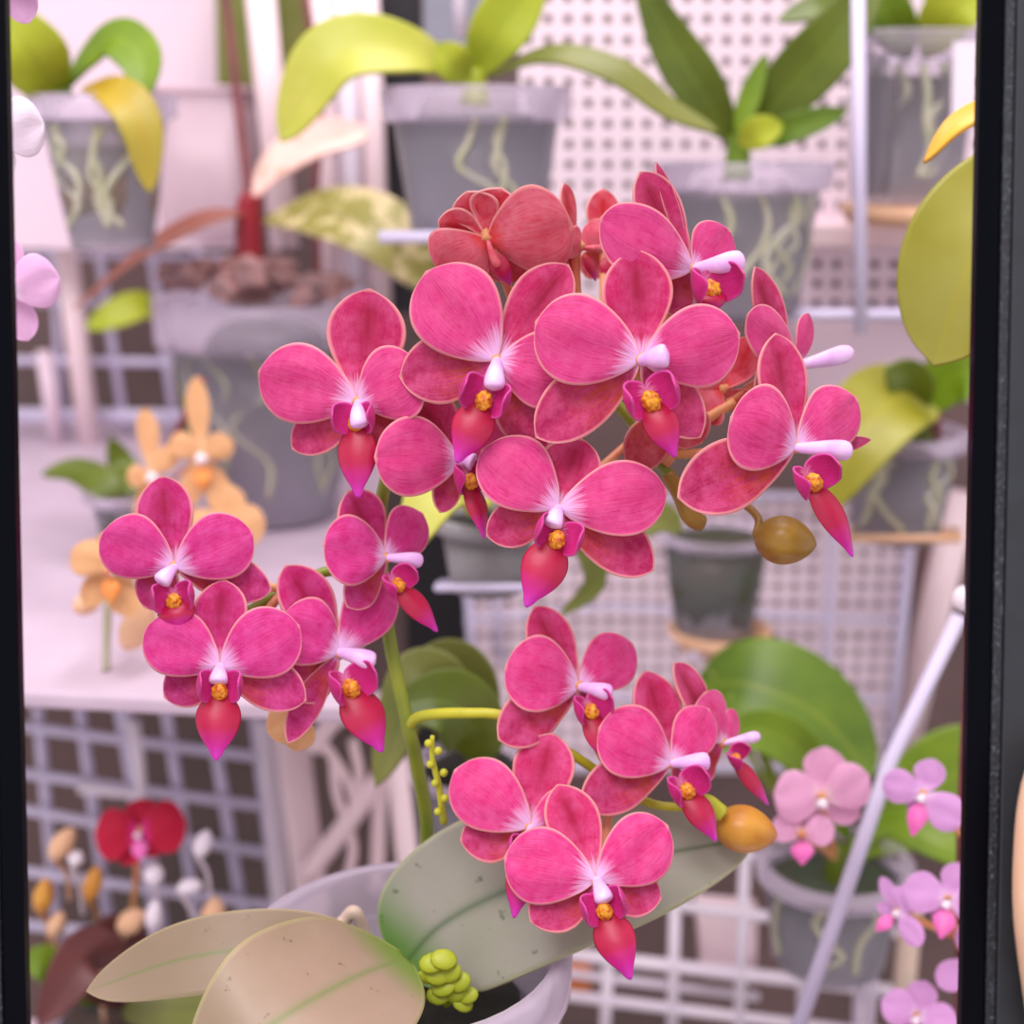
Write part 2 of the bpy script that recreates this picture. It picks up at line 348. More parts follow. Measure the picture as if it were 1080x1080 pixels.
# hanging wire and small wire shelf at the upper right
bars('wire_shelf', [g(690, 332, 1060, 332, .735, .0032), g(690, 332, 690, 326, .735, .002, .86), g(1060, 332, 1060, 326, .735, .002, .86),
                    g(760, 332, 760, 326, .735, .002, .86), g(840, 332, 840, 326, .735, .002, .86), g(975, 332, 975, 326, .735, .002, .86), g(690, 326, 1060, 326, .86, .002)],
     'white wire shelf carrying the clear pot right of the topmost pink flowers', 'shelf', M['lav'])
bars('hanging_wire', [g(905, -40, 908, 352, .715, .0034)], 'upright white wire in front of the mauve brown board at upper right', 'wire', M['lav'])
bars('wire_shelf', [g(400, 250, 640, 250, .69, .003), g(400, 246, 640, 246, .80, .003), g(420, 250, 420, 246, .69, .002, .80), g(470, 250, 470, 246, .69, .002, .80), g(520, 250, 520, 246, .69, .002, .80), g(570, 250, 570, 246, .69, .002, .80), g(620, 250, 620, 246, .69, .002, .80)],
     'wire shelf mostly hidden behind the top pink flowers, under the lime-leaved pot', 'shelf', M['lav'])
# pale ledge and brown board below the pot at the far upper right
tag(slab('ledge', P(845, 236, .82), P(1080, 236, .82), P(1080, 262, .82), P(845, 262, .82), (0, .05, 0), M['pinkwhite'], bevel=.002), 'pale pink ledge under the clear container at upper right', 'ledge')
tag(slab('board', P(820, 263, .87), P(1090, 263, .87), P(1085, 322, .87), P(822, 322, .87), (0, .01, 0), M['brown']), 'mauve brown board behind the upright white wire, under the ledge', 'board')
tag(slab('storage_box', P(835, 338, .84), P(1080, 338, .84), P(1080, 425, .84), P(840, 425, .84), (0, .06, 0), M['panel'], bevel=.003), 'pale pink box behind the rightmost pink flowers, under the wire shelf', 'box')
# left white wall boards
tag(slab('display_board', P(-60, -60, 1.0), P(262, -60, 1.0), P(268, 262, 1.0), P(-40, 262, 1.0), (0, .015, 0), M['panel']), 'pinkish white board behind the pots at upper left', 'board')
tag(slab('display_board', P(330, -60, 1.02), P(392, -60, 1.02), P(404, 300, 1.02), P(336, 300, 1.02), (0, .015, 0), M['pinkwhite']), 'narrow blush white board between the uprights left of the dark gap', 'board')
tag(slab('dark_gap', P(398, -60, .98), P(440, -60, .98), P(452, 330, .98), P(404, 330, .98), (0, .03, 0), M['black']), 'black slab standing in for the dark gap beside the clear pot at top centre', 'gap')  # black slab put in for the shade of a dark opening
tag(slab('dark_gap_low', P(425, 540, 1.0), P(488, 540, 1.0), V((P(498, 1000, 1.0).x, 1.0, 0)), V((P(440, 1000, 1.0).x, 1.0, 0)), (0, .03, 0), M['black']), 'black slab standing in for the dark gap behind the main green stem', 'partition')  # black slab imitating the shaded gap behind the stem
tag(slab('shelf_bin', P(446, -60, .95), P(520, -60, .95), P(520, 62, .95), P(446, 62, .95), (0, .04, 0), M['blueg'], bevel=.003), 'grey bin at the top behind the lime leaves', 'bin')
tag(slab('shelf_bin', P(225, -60, .96), P(330, -60, .96), P(326, 92, .96), P(228, 92, .96), (0, .04, 0), M['olive'], bevel=.003), 'dull olive bin behind the leftmost white upright', 'bin')
def post(x0, y0, x1, y1, Y, r, label, m, Y2=None):
    return tag(bars('rack_upright', [g(x0, y0, x1, y1, Y, r, Y2)], None, None, m), label, 'upright')
post(271, -40, 300, 262, .93, .0095, 'thick blush white upright between the two thin brown stems', M['pinkwhite'])
post(338, -40, 348, 330, .95, .0075, 'white upright just left of the paired uprights by the dark gap', M['pinkwhite'])
post(362, -40, 376, 330, .95, .007, 'slim lavender upright in the middle of the group by the dark gap', M['white'])
post(386, -40, 402, 330, .95, .0075, 'blush upright touching the left edge of the dark gap', M['pinkwhite'])
post(306, 770, 456, 1973, .78, .0105, 'thick pinkish white upright right of the lower left wire grid', M['pinkwhite'])
post(418, 800, 554, 2040, .74, .0065, 'pinkish white upright left of the main green stem above the leaves', M['pinkwhite'])
post(280, 760, 383, 1943, .80, .006, 'lavender upright touching the lower left wire grid', M['white'])
post(1016, 520, 948, 800, .93, .012, 'blush white pole right of the lower pegboard, behind the thin diagonal rod', M['pinkwhite'])
post(483, -60, 487, 40, .90, .004, 'slim white upright at the top behind the lime leaf', M['white'])
# added brown strip standing in for the dark slot right of lower pegboard
tag(slab('board', P(966, 515, .95), P(1000, 515, .95), P(962, 760, .95), P(938, 760, .95), (0, .01, 0), M['brown']), 'brown strip standing in for the dark slot right of the lower pegboard', 'board')
# white ledge at left middle (carries the big clear pot)
HS = CAM.z-.228                                     # height of the left shelf
def on(x, y, z):
    r = ray(x, y); return CAM+r*((z-CAM.z)/r.z)
fl_, fr_ = on(-20, 727, HS), on(372, 746, HS)
tag(slab('perforated_shelf', V((-.75, 1.16, HS)), V((-.10, 1.16, HS)), fr_, fl_, (0, 0, -.008), M['shelfm'], bevel=.002), 'white shelf under the orange flowers at left', 'shelf')
# wire grids on the left
Y1 = 1.08
bars('wire_grid', [g(54, 235, 66, 455, Y1, .003), g(100, 235, 132, 455, Y1, .0035), g(155, 235, 186, 455, Y1, .0035), g(204, 235, 232, 455, Y1, .0035),
                   g(10, 268, 240, 272, Y1, .0025), g(10, 318, 240, 322, Y1, .003), g(10, 380, 240, 383, Y1, .0035), g(10, 438, 240, 440, Y1, .006)],
     'lavender wire grid behind the small lime leaf at left', 'wire grid', M['lav'])
post(64, 225, 95, 469, 1.05, .0085, 'blush upright left of the small lime leaf', M['pinkwhite'])
post(46, 370, 60, 469, 1.05, .006, 'short mauve upright near the left edge', M['panel'])
Y2 = .84
sg = []
for (x0, y0, x1, y1, r) in ((36, 700, 62, 1000, .0038), (78, 700, 118, 1000, .0038), (122, 700, 172, 1000, .0062), (168, 700, 212, 1000, .0038), (216, 720, 262, 1000, .0038), (268, 740, 298, 1000, .0045)):
    sg.append(g(x0, y0, x1, y1, Y2, r))
for (x0, y0, x1, y1) in ((20, 766, 282, 800), (20, 815, 286, 852), (20, 853, 290, 902), (20, 918, 292, 956), (20, 975, 296, 1000)):
    sg.append(g(x0, y0, x1, y1, Y2-.008, .0034))
bars('wire_grid', sg, 'lavender white wire grid behind the red flower at lower left', 'wire grid', M['lav'])
bars('wire_bracket', [([P(84, 830, .80), P(150, 838, .80), P(140, 760, .80)], .0045)], 'small bent white wire bracket above the red flower', 'bracket', M['white'])
# pale curved straps right of the grid
bm = bmesh.new()
for pts, r in (([(432, 735), (420, 790), (372, 860), (322, 925)], .0062), ([(330, 790), (352, 760), (395, 740), (425, 745), (432, 772)], .0055), ([(352, 800), (356, 840), (372, 890), (366, 930)], .003), ([(372, 780), (378, 830), (350, 900)], .003), ([(404, 800), (400, 860), (398, 940)], .0045), ([(330, 770), (362, 815), (376, 850)], .003)):
    tube(bm, [P(x, y, .76) for x, y in pts], r)
tag(obj('wire_stand', bm, M['pinkwhite']), 'pale pink bent plant stand under the left pink cluster', 'stand')
# wire basket at lower right
Y3 = .72
bars('wire_basket', [g(712, 955, 708, 1120, Y3, .0034), g(786, 892, 778, 1120, Y3, .0034), g(850, 900, 845, 1120, Y3, .0034), g(912, 960, 902, 1120, Y3, .0034), g(642, 1010, 636, 1120, Y3, .0034),
                     g(712, 955, 960, 985, Y3, .0034), g(560, 1002, 940, 1045, Y3, .004), g(560, 1045, 940, 1092, Y3, .0034), g(770, 902, 870, 908, Y3, .003),
                     g(712, 955, 735, 935, Y3, .003, .9), g(560, 1002, 600, 985, Y3, .003, .9), g(560, 1022, 800, 1052, Y3+.03, .003), g(592, 1000, 578, 1120, Y3, .003)],
     'white wire basket at the lower right under the pink flowers', 'basket', M['white'])
bm = bmesh.new(); box(bm, P(734, 952, .74), P(800, 958, .735), P(798, 1040, .73), P(740, 1032, .735), V((0, .012, 0)))
tag(obj('white_card', bm, M['pinkwhite'], smooth=False, bevel=.002), 'blank white card standing in the lower right wire basket', 'card')
tag(slab('orange_block', P(588, 1022, .80), P(624, 1026, .80), P(622, 1052, .80), P(588, 1048, .80), (0, .03, 0), M['orangeobj'], bevel=.002), 'small orange block behind the wire basket near the lowest pink lip', 'block')
bars('white_rod', [([P(1012, 650, .58), P(940, 800, .56), P(838, 1095, .50)], .0034)], 'long thin white rod slanting across the lower right', 'rod', M['lav'])
bm = bmesh.new(); tube(bm, [P(918, 1000, .62), P(908, 1110, .60)], .0054, 14, smooth=False); tag(obj('clear_tube', bm, M['milky']), 'clear plastic tube standing right of the slanting rod', 'tube')
bm = bmesh.new(); tube(bm, [P(962, 950, .70), P(948, 1110, .68)], .006, 12, smooth=False); tag(obj('bamboo_cane', bm, M['root']), 'pale beige cane below the small violet flower at lower right', 'cane')
# ------------------------------------------------------------------ plant builders
def leaf(root, pts, wpx, m, peak=.5, b=.62, nh=None, fold=.18, name='leaf', label=None, nu=10, base=.12, thick=.0016, wav=0, org=None):
    """pts: (x, y, Y) along the midrib; wpx: full width in photo pixels at the leaf's distance"""
    sp = smoothpath([P(*p) for p in pts], 8); n = len(sp); half = wpx*px(sp[n//2])/2
    side = []; nh = V(nh) if nh else None
    for i in range(n):
        t = (sp[min(i+1, n-1)]-sp[max(i-1, 0)]).normalized()
        h = nh or (CAM-sp[i]).normalized()
        side.append(t.cross(h).normalized())
    def lift(t, s, wd):
        i = min(n-1, int(round(t*(n-1)))); tn = (sp[min(i+1, n-1)]-sp[max(i-1, 0)]).normalized(); nn = side[i].cross(tn)
        return nn*(fold*wd*(abs(s)**1.5-.4))
    bm = bmesh.new(); strip(bm, sp, half, side, lift, nu, prof=pf(peak, b, base), wav=wav)
    o = obj(name, bm, m, root, solid=thick, sub=1)
    if label: o['label'] = label
    return o
def pot(root, x, yt, yb, wt, wb, Y, m='clear', med='pebble', level=.86, rimh=.012, seg=44, sq=0, name='pot', roots=0, medshrink=.9):
    top = P(x, yt, Y); zb = P(x, yb, Y).z; h = top.z-zb; rt = wt*px(top)/2; rb = wb*px(top)/2; c = V((top.x, top.y, zb)); th = .0014
    bm = bmesh.new()
    ro = lambda z: rb+(rt-rb)*z/h
    zr = h-rimh
    lathe(bm, c, [(.001, 0), (rb*.96, 0), (rb, .002), (ro(zr), zr), (ro(zr)-th, zr), (rb-th, th*2), (.001, th*2)], seg, sq); body = obj(name, bm, M[m], root)
    bm = bmesh.new()
    rr_ = lathe(bm, c, [(ro(zr)-th, zr-.001), (ro(zr)+.0005, zr-.001), (rt+.0035, zr+.001), (rt+.004, h-.001), (rt+.002, h), (rt-th, h-.001), (ro(zr)-th, zr-.001)], seg, sq)
    rim = obj('rim', bm, M['rim'] if m == 'clear' else M[m], None, origin=V(root['org'])); rim.parent = body; rim.location = (0, 0, 0)
    if med:
        bm = bmesh.new(); zl = h*level; k = medshrink
        lathe(bm, c, [(.001, .004), (rb*k*.97, .005), ((rb+(rt-rb)*.5)*k, zl*.5), (ro(zl)*k, zl*.97), (ro(zl)*k*.9, zl), (.001, zl*1.02)], 28, sq)
        for v in bm.verts:
            nn = noise.noise_vector(v.co*90); v.co += V((nn.x, nn.y, nn.z*1.2))*.0018
        obj('growing_medium', bm, M[med], root)
    if roots:
        bm = bmesh.new(); rnd = random.Random(int(x*7+yt))
        for k in range(roots):
            a0 = -math.pi/2+rnd.uniform(-1.3, 1.3); pts = []
            for i in range(5):
                z = h*(.80-.16*i); a1 = a0+rnd.uniform(-.35, .35)*(i > 0); rr = (ro(z)*.955)
                pts.append(c+V((rr*math.cos(a1), rr*math.sin(a1), z)))
            tube(bm, pts, .0021, 6)
        obj('root', bm, M['rootg'], root)
    return c, h
def stemtube(root, pts, r, m, r2=None, name='stem', label=None):
    bm = bmesh.new(); tube(bm, [P(*p) for p in pts], r, 9, r2); o = obj(name, bm, m, root)
    if label: o['label'] = label
    return o
def plant(x, y, Y, label, cat='potted orchid', name='potted_orchid', group=None): return empty(name, P(x, y, Y), label, cat, group)
# ---- flower: tepals lie in the flower's own plane, set by the direction it faces
def petal(root, c, n, tip, wpx, m, name, kind, S, seed, back=0.0):
    d = tip-c; L = d.length; dr = d.normalized(); sd = dr.cross(n).normalized()
    a = proj(c+dr*L*.5); pd = proj(tip)-proj(c); pd = V((pd.x, pd.y)).normalized() if pd.length > 1e-6 else V((1, 0))
    q = proj(c+dr*L*.5+sd*.001)-a; perp = abs(q.x*pd.y-q.y*pd.x)
    half = (wpx/2)/max(perp, 1e-4)*.001; half = min(half, L*.80 if kind == 'petal' else L*.5)
    half = min(half, wpx/2*px(c)*1.7)
    N = 18; sp = []; b = {'petal': .075, 'sepal': .02, 'lat': -.01}[kind]
    rnd = random.Random(seed); tw = rnd.uniform(-.22, .22); cv = rnd.uniform(-.03, .03)
    for i in range(N+1):
        t = i/N; sp.append(c+d*t+n*(L*b*math.sin(math.pi*t)+back*min(1, t*3))+sd*(cv*L*math.sin(math.pi*t)))
    k = {'petal': (-.16, .10), 'sepal': (.12, -.02), 'lat': (.05, .02)}[kind]
    def lift(t, s, wd): return n*(wd*(k[0]*s*s+k[1]*math.exp(-s*s*14)*-.6*t+tw*s*.6*math.sin(math.pi*t)) + .035*wd*math.sin(s*5+seed+t*4))
    pr = {'petal': pf(.60, .54), 'sepal': pf(.62, .62, .0), 'lat': pf(.58, .60, .0)}[kind]
    bm = bmesh.new(); strip(bm, sp, half, [sd]*(N+1), lift, 14, prof=pr, wav=S*.02, seed=seed)
    return obj(name, bm, m, root, solid=.0006, sub=1)
FN = [0]
def flower(root, cx, cy, Y, yaw, pit, tips, col=None, lip=None, pal='rosy', att=None, lobes=True, mats=None, detail=True, colr=1.0, lipoff=.18, name='flower', lobpos=None):
    """tips: list of (kind, x, y, width px); kinds D dorsal sepal, L petal, S lateral sepal"""
    FN[0] += 1; seed = FN[0]*13
    c = P(cx, cy, Y); base = (CAM-c).normalized()
    yw = math.radians(yaw); pt = math.radians(pit)
    n = base.copy(); n.rotate(Matrix.Rotation(yw, 3, 'Z')); ax = V((0, 0, 1)).cross(n).normalized(); n.rotate(Matrix.Rotation(-pt, 3, ax))
    def onp(x, y, off=0):
        r = ray(x, y); k = (c+n*off-CAM).dot(n)/r.dot(n); return CAM+r*k
    Ls = [(onp(t[1], t[2])-c).length for t in tips]; S = sorted(Ls)[len(Ls)//2]
    pm = mats or PAL[pal]
    # receptacle and pedicel
    bm = bmesh.new(); A = P(*att) if att else c-n*S*.8
    tube(bm, [c+n*.0006, c-n*S*.16, c.lerp(A, .55)-n*S*.18, A], .0017, 8, .0013)
    fl = obj(name, bm, M['pedicel'], root, origin=c)
    for i, (kd, x, y, wp) in enumerate(tips):
        tip = onp(x, y)
        d = tip-c
        if d.length > S*1.75: tip = c+d*(S*1.75/d.length)
        if kd == 'D': petal(fl, c, n, tip, wp, pm['sepal'], 'sepal', 'sepal', S, seed+i, -.0030)
        elif kd == 'S': petal(fl, c, n, tip, wp, pm['lat'], 'sepal', 'lat', S, seed+i, -.0034)
        else: petal(fl, c, n, tip, wp, pm['petal'], 'petal', 'petal', S, seed+i, .0006)
    if col:
        ct = onp(col[0], col[1], S*.20); bm = bmesh.new(); r0 = S*.072*colr
        tube(bm, [c-n*S*.02, c.lerp(ct, .35)+n*S*.05, c.lerp(ct, .75)+n*S*.03, ct], lambda t: r0*(.75+.75*max(0, math.sin(math.pi*min(1, t*.95)**1.6)))*(1 if t < .82 else max(.12, math.sqrt(max(0, 1-((t-.82)/.18)**2)))), 12)
        obj('column', bm, pm.get('column', M['column']), fl)
    if lip:
        lt = onp(lip[0], lip[1], S*lipoff); dn = lt-c; dn = (dn-n*dn.dot(n)).normalized(); sd = dn.cross(n).normalized()
        b0 = c+dn*S*.20+n*S*.06
        if lobpos: b0 = onp(lobpos[0], lobpos[1], S*.10)
        bm = bmesh.new(); d = lt-b0; L = d.length; N = 16
        half = lip[2]*px(c)*.46; hv = d.normalized(); s2 = hv.cross(n).normalized()
        sp = [b0+d*(i/N)+n*(S*.10*math.sin(math.pi*(i/N))) for i in range(N+1)]
        strip(bm, sp, half, [s2]*(N+1), lambda t, s, wd: n*(wd*(-.45*s*s+.12)), 10, 0, prof=lambda t: max(.30*(1-t)+.22*t, math.sin(math.pi*min(1, (t*1.02))**.80)**1.0*(1.0 if t < .5 else 1.0)) * (1 if t < .93 else math.sqrt(max(0.02, 1-((t-.93)/.07)**2))))
        if lobes:
            for sg_ in (-1, 1):
                sp = smoothpath([b0, b0+sd*sg_*S*.17+n*S*.06-dn*S*.02, b0+sd*sg_*S*.25+n*S*.20-dn*S*.03, b0+sd*sg_*S*.20+n*S*.34-dn*S*.04], 4)
                strip(bm, sp, S*.145, [dn]*len(sp), lambda t, s, wd: sd*sg_*(-.25*wd*s*s), 8, 1, prof=lambda t: .45*(1-t)+max(0, math.sin(math.pi*t**.8))**.6 if t < .97 else .12)
            # callus
            cc = b0+n*S*.08+dn*S*.03; lay = bm.verts.layers.float_color.get('pat')
            r = bmesh.ops.create_icosphere(bm, subdivisions=3, radius=S*.078)
            mt = Matrix((sd, dn*1.15, n)).transposed()
            for v in r['verts']:
                p = v.co*(1+.45*noise.noise(v.co*1300)); v.co = cc+mt@p
            for f in {f for v in r['verts'] for f in v.link_faces}: f.material_index = 2
        obj('lip', bm, [pm.get('lip', M['lipmid']), pm.get('lobe', M['lobe']), pm.get('callus', M['callus'])], fl, solid=.0005, sub=1)
    return fl
def bud(root, x, y, Y, ang, Lpx, Wpx, m, att, label=None, name='bud'):
    c = P(x, y, Y); s = px(c); a = math.radians(ang); ax = RT*math.cos(a)+UP*math.sin(a); u = ax.orthogonal().normalized(); w_ = ax.cross(u)
    bm = bmesh.new(); N = 16; rings = []; sg_ = 20
    for i in range(N+1):
        t = i/N; r = Wpx*s/2*(math.sin(math.pi*min(.999, max(.001, t))**.9)**.62); ring = []
        for k in range(sg_):
            f = k*2*math.pi/sg_; rr = r*(1-.07*abs(math.sin(f*1.5))**8*1.6)
            ring.append(bm.verts.new(c+ax*(t-.5)*Lpx*s+(u*math.cos(f)+w_*math.sin(f))*rr))
        rings.append(ring)
    for i in range(N):
        for k in range(sg_): bm.faces.new((rings[i][k], rings[i][(k+1) % sg_], rings[i+1][(k+1) % sg_], rings[i+1][k]))
    bm.faces.new(rings[0][::-1]); bm.faces.new(rings[-1])
    tube(bm, [c-ax*Lpx*s*.46, c.lerp(P(*att), .5), P(*att)], .0013, 8)
    o = obj(name, bm, m, root, sub=1)
    if label: o['label'] = label
    return o
# ------------------------------------------------------------------ main orchid
R = plant(430, 1240, .385, 'potted orchid covered in magenta pink flowers, nearest plant, with grey green leaves')
pot(R, 430, 992, 1330, 322, 250, .385, 'milky', None, rimh=.016)
def soil_part(root, x, y, Y, rpx, m, name='growing_medium'):
    c = P(x, y, Y); bm = bmesh.new(); r = rpx*px(c)
    lathe(bm, c, [(.001, -.06), (r*.9, -.06), (r, -.004), (r*.93, 0), (.001, .003)], 30)
    for v in bm.verts:
        nn = noise.noise_vector(v.co*120); v.co += nn*.002
    return obj(name, bm, m, root)
soil_part(R, 430, 1052, .385, 122, M['soil'])
stemtube(R, [(430, 1040, .402), (450, 890, .414), (438, 800, .406), (430, 765, .402), (411, 675, .410), (402, 590, .416), (405, 515, .416), (440, 440, .414), (540, 405, .418), (640, 420, .418), (690, 480, .412), (716, 515, .408), (738, 548, .404)], .0024, M['stem'], .0017, label='tall green main stem')
stemtube(R, [(430, 765, .402), (446, 755, .399), (490, 752, .394), (540, 758, .392), (610, 800, .394), (680, 845, .394), (735, 852, .39)], .0018, M['stemy'], .0013, label='yellow green side stem to the lower cluster')
stemtube(R, [(403, 610, .415), (350, 602, .413), (300, 622, .405), (270, 640, .398), (225, 660, .392)], .0018, M['stem'], .0013, label='side stem to the left cluster')
stemtube(R, [(468, 868, .39), (463, 830, .388), (456, 800, .388), (456, 776, .388)], .0012, M['stemy'], .0007, name='flower_spike', label='short lime spike with tiny nubs')
bm = bmesh.new()
for x, y in ((452, 784), (462, 792), (454, 806), (468, 815), (459, 826), (469, 842), (462, 856)):
    q = bmesh.ops.create_icosphere(bm, subdivisions=2, radius=.0013, matrix=Matrix.Translation(P(x, y, .387)))
obj('spike_bud', bm, M['stemy'], R)
leaf(R, [(422, 1022, .386), (470, 972, .388), (560, 930, .386), (680, 904, .390), (797, 884, .402)], 176, M['leafgrey'], .40, .60, nh=(-.1, -.75, .65), fold=.10, label='grey green leaf reaching right', nu=14)
leaf(R, [(418, 1020, .382), (330, 998, .372), (200, 1010, .366), (92, 1046, .372)], 82, M['leafbeige'], .55, .6, nh=(0, -.7, .7), fold=.08, label='beige leaf reaching far left', nu=12)
leaf(R, [(428, 1012, .372), (375, 1030, .350), (290, 1078, .326), (200, 1150, .318)], 190, M['leafbeige'], .5, .56, nh=(-.15, -.7, .7), fold=.10, label='broad beige leaf at the bottom', nu=14)
bm = bmesh.new(); wb = P(470, 1062, .372)
for (x, y, r) in ((455, 1016, .0034), (468, 1012, .0036), (461, 1028, .0036), (474, 1026, .0034), (484, 1036, .0034), (468, 1040, .0036), (480, 1048, .0034), (494, 1050, .0028), (450, 1030, .0026), (462, 1050, .0032), (488, 1058, .003)):
    p = P(x, y, .366)
    bmesh.ops.create_icosphere(bm, subdivisions=2, radius=r, matrix=Matrix.Translation(p) @ Matrix.Rotation(random.uniform(-.5, .5), 4, 'Y') @ Matrix.Rotation(random.uniform(.7, 1.5), 4, 'X') @ Matrix.Diagonal((1.15, .9, .3, 1)))
    tube(bm, [p, p.lerp(wb, .5)+V((0, .002, 0)), wb], .0005, 6)
tag(obj('weed_seedling', bm, M['lime']), 'tiny lime weed sprouting in the near pot beside the big leaf', 'seedling')
stemtube(R, [(345, 990, .40), (362, 972, .405), (374, 962, .405), (384, 985, .405), (388, 1020, .40)], .0022, M['root'], name='root', label='pale pink looping root')
# upper cluster
T = (700, 480, .412); T2 = (560, 410, .418)
flower(R, 378, 424, .395, -16, 0, [('D', 387, 304, 84), ('S', 304, 474, 52), ('S', 432, 486, 50), ('L', 274, 391, 84), ('L', 444, 388, 82)], (380, 452), (378, 525, 46), 'rosy', (470, 425, .416))
flower(R, 524, 380, .388, -4, 4, [('D', 600, 278, 66), ('S', 420, 396, 74), ('S', 574, 474, 66), ('L', 450, 285, 98), ('L', 606, 398, 84)], (521, 412), (482, 488, 48), 'rosy', T2, lobpos=(512, 420))
flower(R, 676, 380, .380, 10, 2, [('D', 672, 262, 76), ('S', 566, 462, 70), ('S', 742, 462, 56), ('L', 564, 338, 98), ('L', 780, 352, 88)], (706, 374), (712, 482, 40), 'rosy', T, lobpos=(684, 420))
flower(R, 589, 536, .378, 3, 0, [('D', 614, 462, 66), ('S', 513, 566, 52), ('S', 692, 602, 62), ('L', 509, 474, 78), ('L', 704, 518, 80)], (581, 556), (555, 640, 52), 'rosy', (660, 470, .412), lobpos=(588, 566))
flower(R, 840, 472, .384, 34, 2, [('D', 824, 350, 54), ('S', 722, 524, 76), ('S', 926, 463, 18), ('L', 768, 440, 92), ('L', 902, 420, 66)], (899, 476), (899, 587, 34), 'rosy', T, lobpos=(852, 506))
flower(R, 838, 386, .412, 52, 0, [('D', 804, 280, 30), ('L', 786, 332, 52), ('S', 806, 420, 36), ('L', 850, 330, 18)], (899, 371), None, 'rosy', T)
flower(R, 731, 284, .398, 34, 6, [('D', 680, 178, 54), ('D', 698, 168, 16), ('S', 712, 330, 44), ('L', 632, 232, 76), ('L', 766, 242, 54)], (785, 275), (752, 330, 38), 'rosy', (700, 400, .418), lobpos=(744, 304))
flower(R, 514, 252, .402, -6, -30, [('D', 461, 238, 40), ('D', 528, 204, 60), ('D', 490, 208, 50), ('L', 604, 236, 98), ('L', 464, 286, 74), ('S', 556, 300, 80)], (526, 282), (538, 300, 24), 'coral', (560, 380, .418), lobes=False, colr=.7)
flower(R, 612, 262, .420, 58, 0, [('D', 602, 178, 20), ('S', 606, 300, 24), ('L', 596, 250, 30)], (640, 262), (628, 296, 18), 'coral', (620, 400, .42), lobes=False)
flower(R, 640, 262, .450, 25, 0, [('D', 640, 190, 36), ('L', 616, 238, 36), ('L', 660, 240, 34), ('S', 622, 292, 34)], (650, 264), (642, 300, 22), 'coral', (640, 400, .43), lobes=False)
flower(R, 486, 486, .398, 30, 4, [('D', 438, 412, 56), ('S', 470, 540, 30), ('L', 394, 482, 84), ('L', 524, 440, 50)], (500, 488), (510, 568, 26), 'rosy', (545, 415, .418), lobpos=(492, 506))
flower(R, 762, 412, .416, -40, 10, [('D', 790, 352, 40), ('L', 738, 438, 44), ('S', 792, 428, 30), ('L', 742, 384, 38)], None, None, 'coral', (712, 480, .412))
flower(R, 712, 432, .405, 10, -10, [('S', 742, 470, 60), ('S', 668, 500, 50)], None, None, 'coral', T)
stemtube(R, [(700, 490, .41), (735, 450, .412), (775, 424, .414)], .0018, M['pedicel'], .0015, name='pedicel', label='yellow flower stalk between the right flowers')
bud(R, 828, 570, .392, -8, 68, 54, M['budo'], (770, 520, .404), 'olive brown bud hanging under the right flowers')
bm = bmesh.new(); tube(bm, [P(704, 500, .402), P(716, 520, .400), P(728, 545, .399), P(740, 552, .400)], .0022, 8, .0026); obj('stem_tip', bm, M['budo'], R)['label'] = 'dark olive stem tip'
# left cluster
T = (300, 622, .40)
flower(R, 184, 598, .386, -6, 4, [('D', 170, 500, 62), ('S', 150, 640, 50), ('S', 286, 622, 50), ('L', 106, 564, 68), ('L', 266, 562, 72)], (168, 616), (190, 664, 42), 'magenta', T, lobpos=(184, 632))
flower(R, 232, 703, .374, -1, 2, [('D', 235, 610, 58), ('S', 172, 736, 52), ('S', 324, 738, 56), ('L', 153, 664, 72), ('L', 316, 660, 76)], (230, 722), (228, 802, 50), 'magenta', T, lobpos=(232, 726))
flower(R, 358, 688, .392, 24, 4, [('D', 304, 596, 58), ('S', 306, 730, 60), ('S', 308, 784, 32), ('L', 296, 652, 74), ('L', 407, 604, 60)], (396, 700), (403, 793, 52), 'magenta', T, lobpos=(366, 724))
flower(R, 408, 588, .400, 34, 2, [('D', 372, 516, 54), ('S', 372, 640, 40), ('L', 340, 574, 74), ('L', 444, 542, 54)], (446, 592), (461, 666, 30), 'magenta', (403, 600, .404), lobpos=(416, 616))
flower(R, 318, 752, .402, -20, 10, [('S', 278, 770, 46), ('S', 306, 790, 40)], None, None, None, (300, 640, .40), mats={'lat': M['orangepet'], 'sepal': M['orangepet'], 'petal': M['orangepet']})
# lower cluster
T = (650, 825, .395)
flower(R, 611, 724, .395, 26, 2, [('D', 568, 638, 52), ('S', 530, 780, 58), ('S', 650, 790, 24), ('L', 532, 704, 82), ('L', 666, 680, 62)], (646, 732), (642, 806, 34), 'hot', T, lobpos=(620, 748))
flower(R, 709, 805, .388, 30, 2, [('D', 684, 705, 52), ('S', 618, 850, 58), ('S', 748, 862, 24), ('L', 630, 768, 76), ('L', 746, 748, 50)], (749, 803), (755, 887, 34), 'hot', T, lobpos=(720, 832))
flower(R, 762, 784, .403, 62, 0, [('D', 718, 694, 34), ('L', 742, 730, 46), ('S', 746, 820, 30), ('L', 774, 750, 20)], (801, 776), (810, 849, 26), 'hot', (720, 850, .395), lobpos=(772, 800))
flower(R, 560, 872, .373, -6, 2, [('D', 582, 772, 66), ('S', 484, 886, 58), ('S', 612, 908, 54), ('L', 480, 812, 76), ('L', 616, 846, 50)], (558, 896), (542, 968, 34), 'hot', T, lobpos=(556, 898))
flower(R, 629, 928, .358, 4, 2, [('D', 588, 825, 58), ('S', 560, 972, 60), ('S', 700, 948, 54), ('L', 532, 904, 82), ('L', 704, 870, 76)], (639, 953), (665, 1033, 46), 'hot', T, lobpos=(636, 958))
bud(R, 786, 875, .392, -12, 70, 52, M['bud'], (735, 852, .39), 'amber bud at the end of the lower cluster')
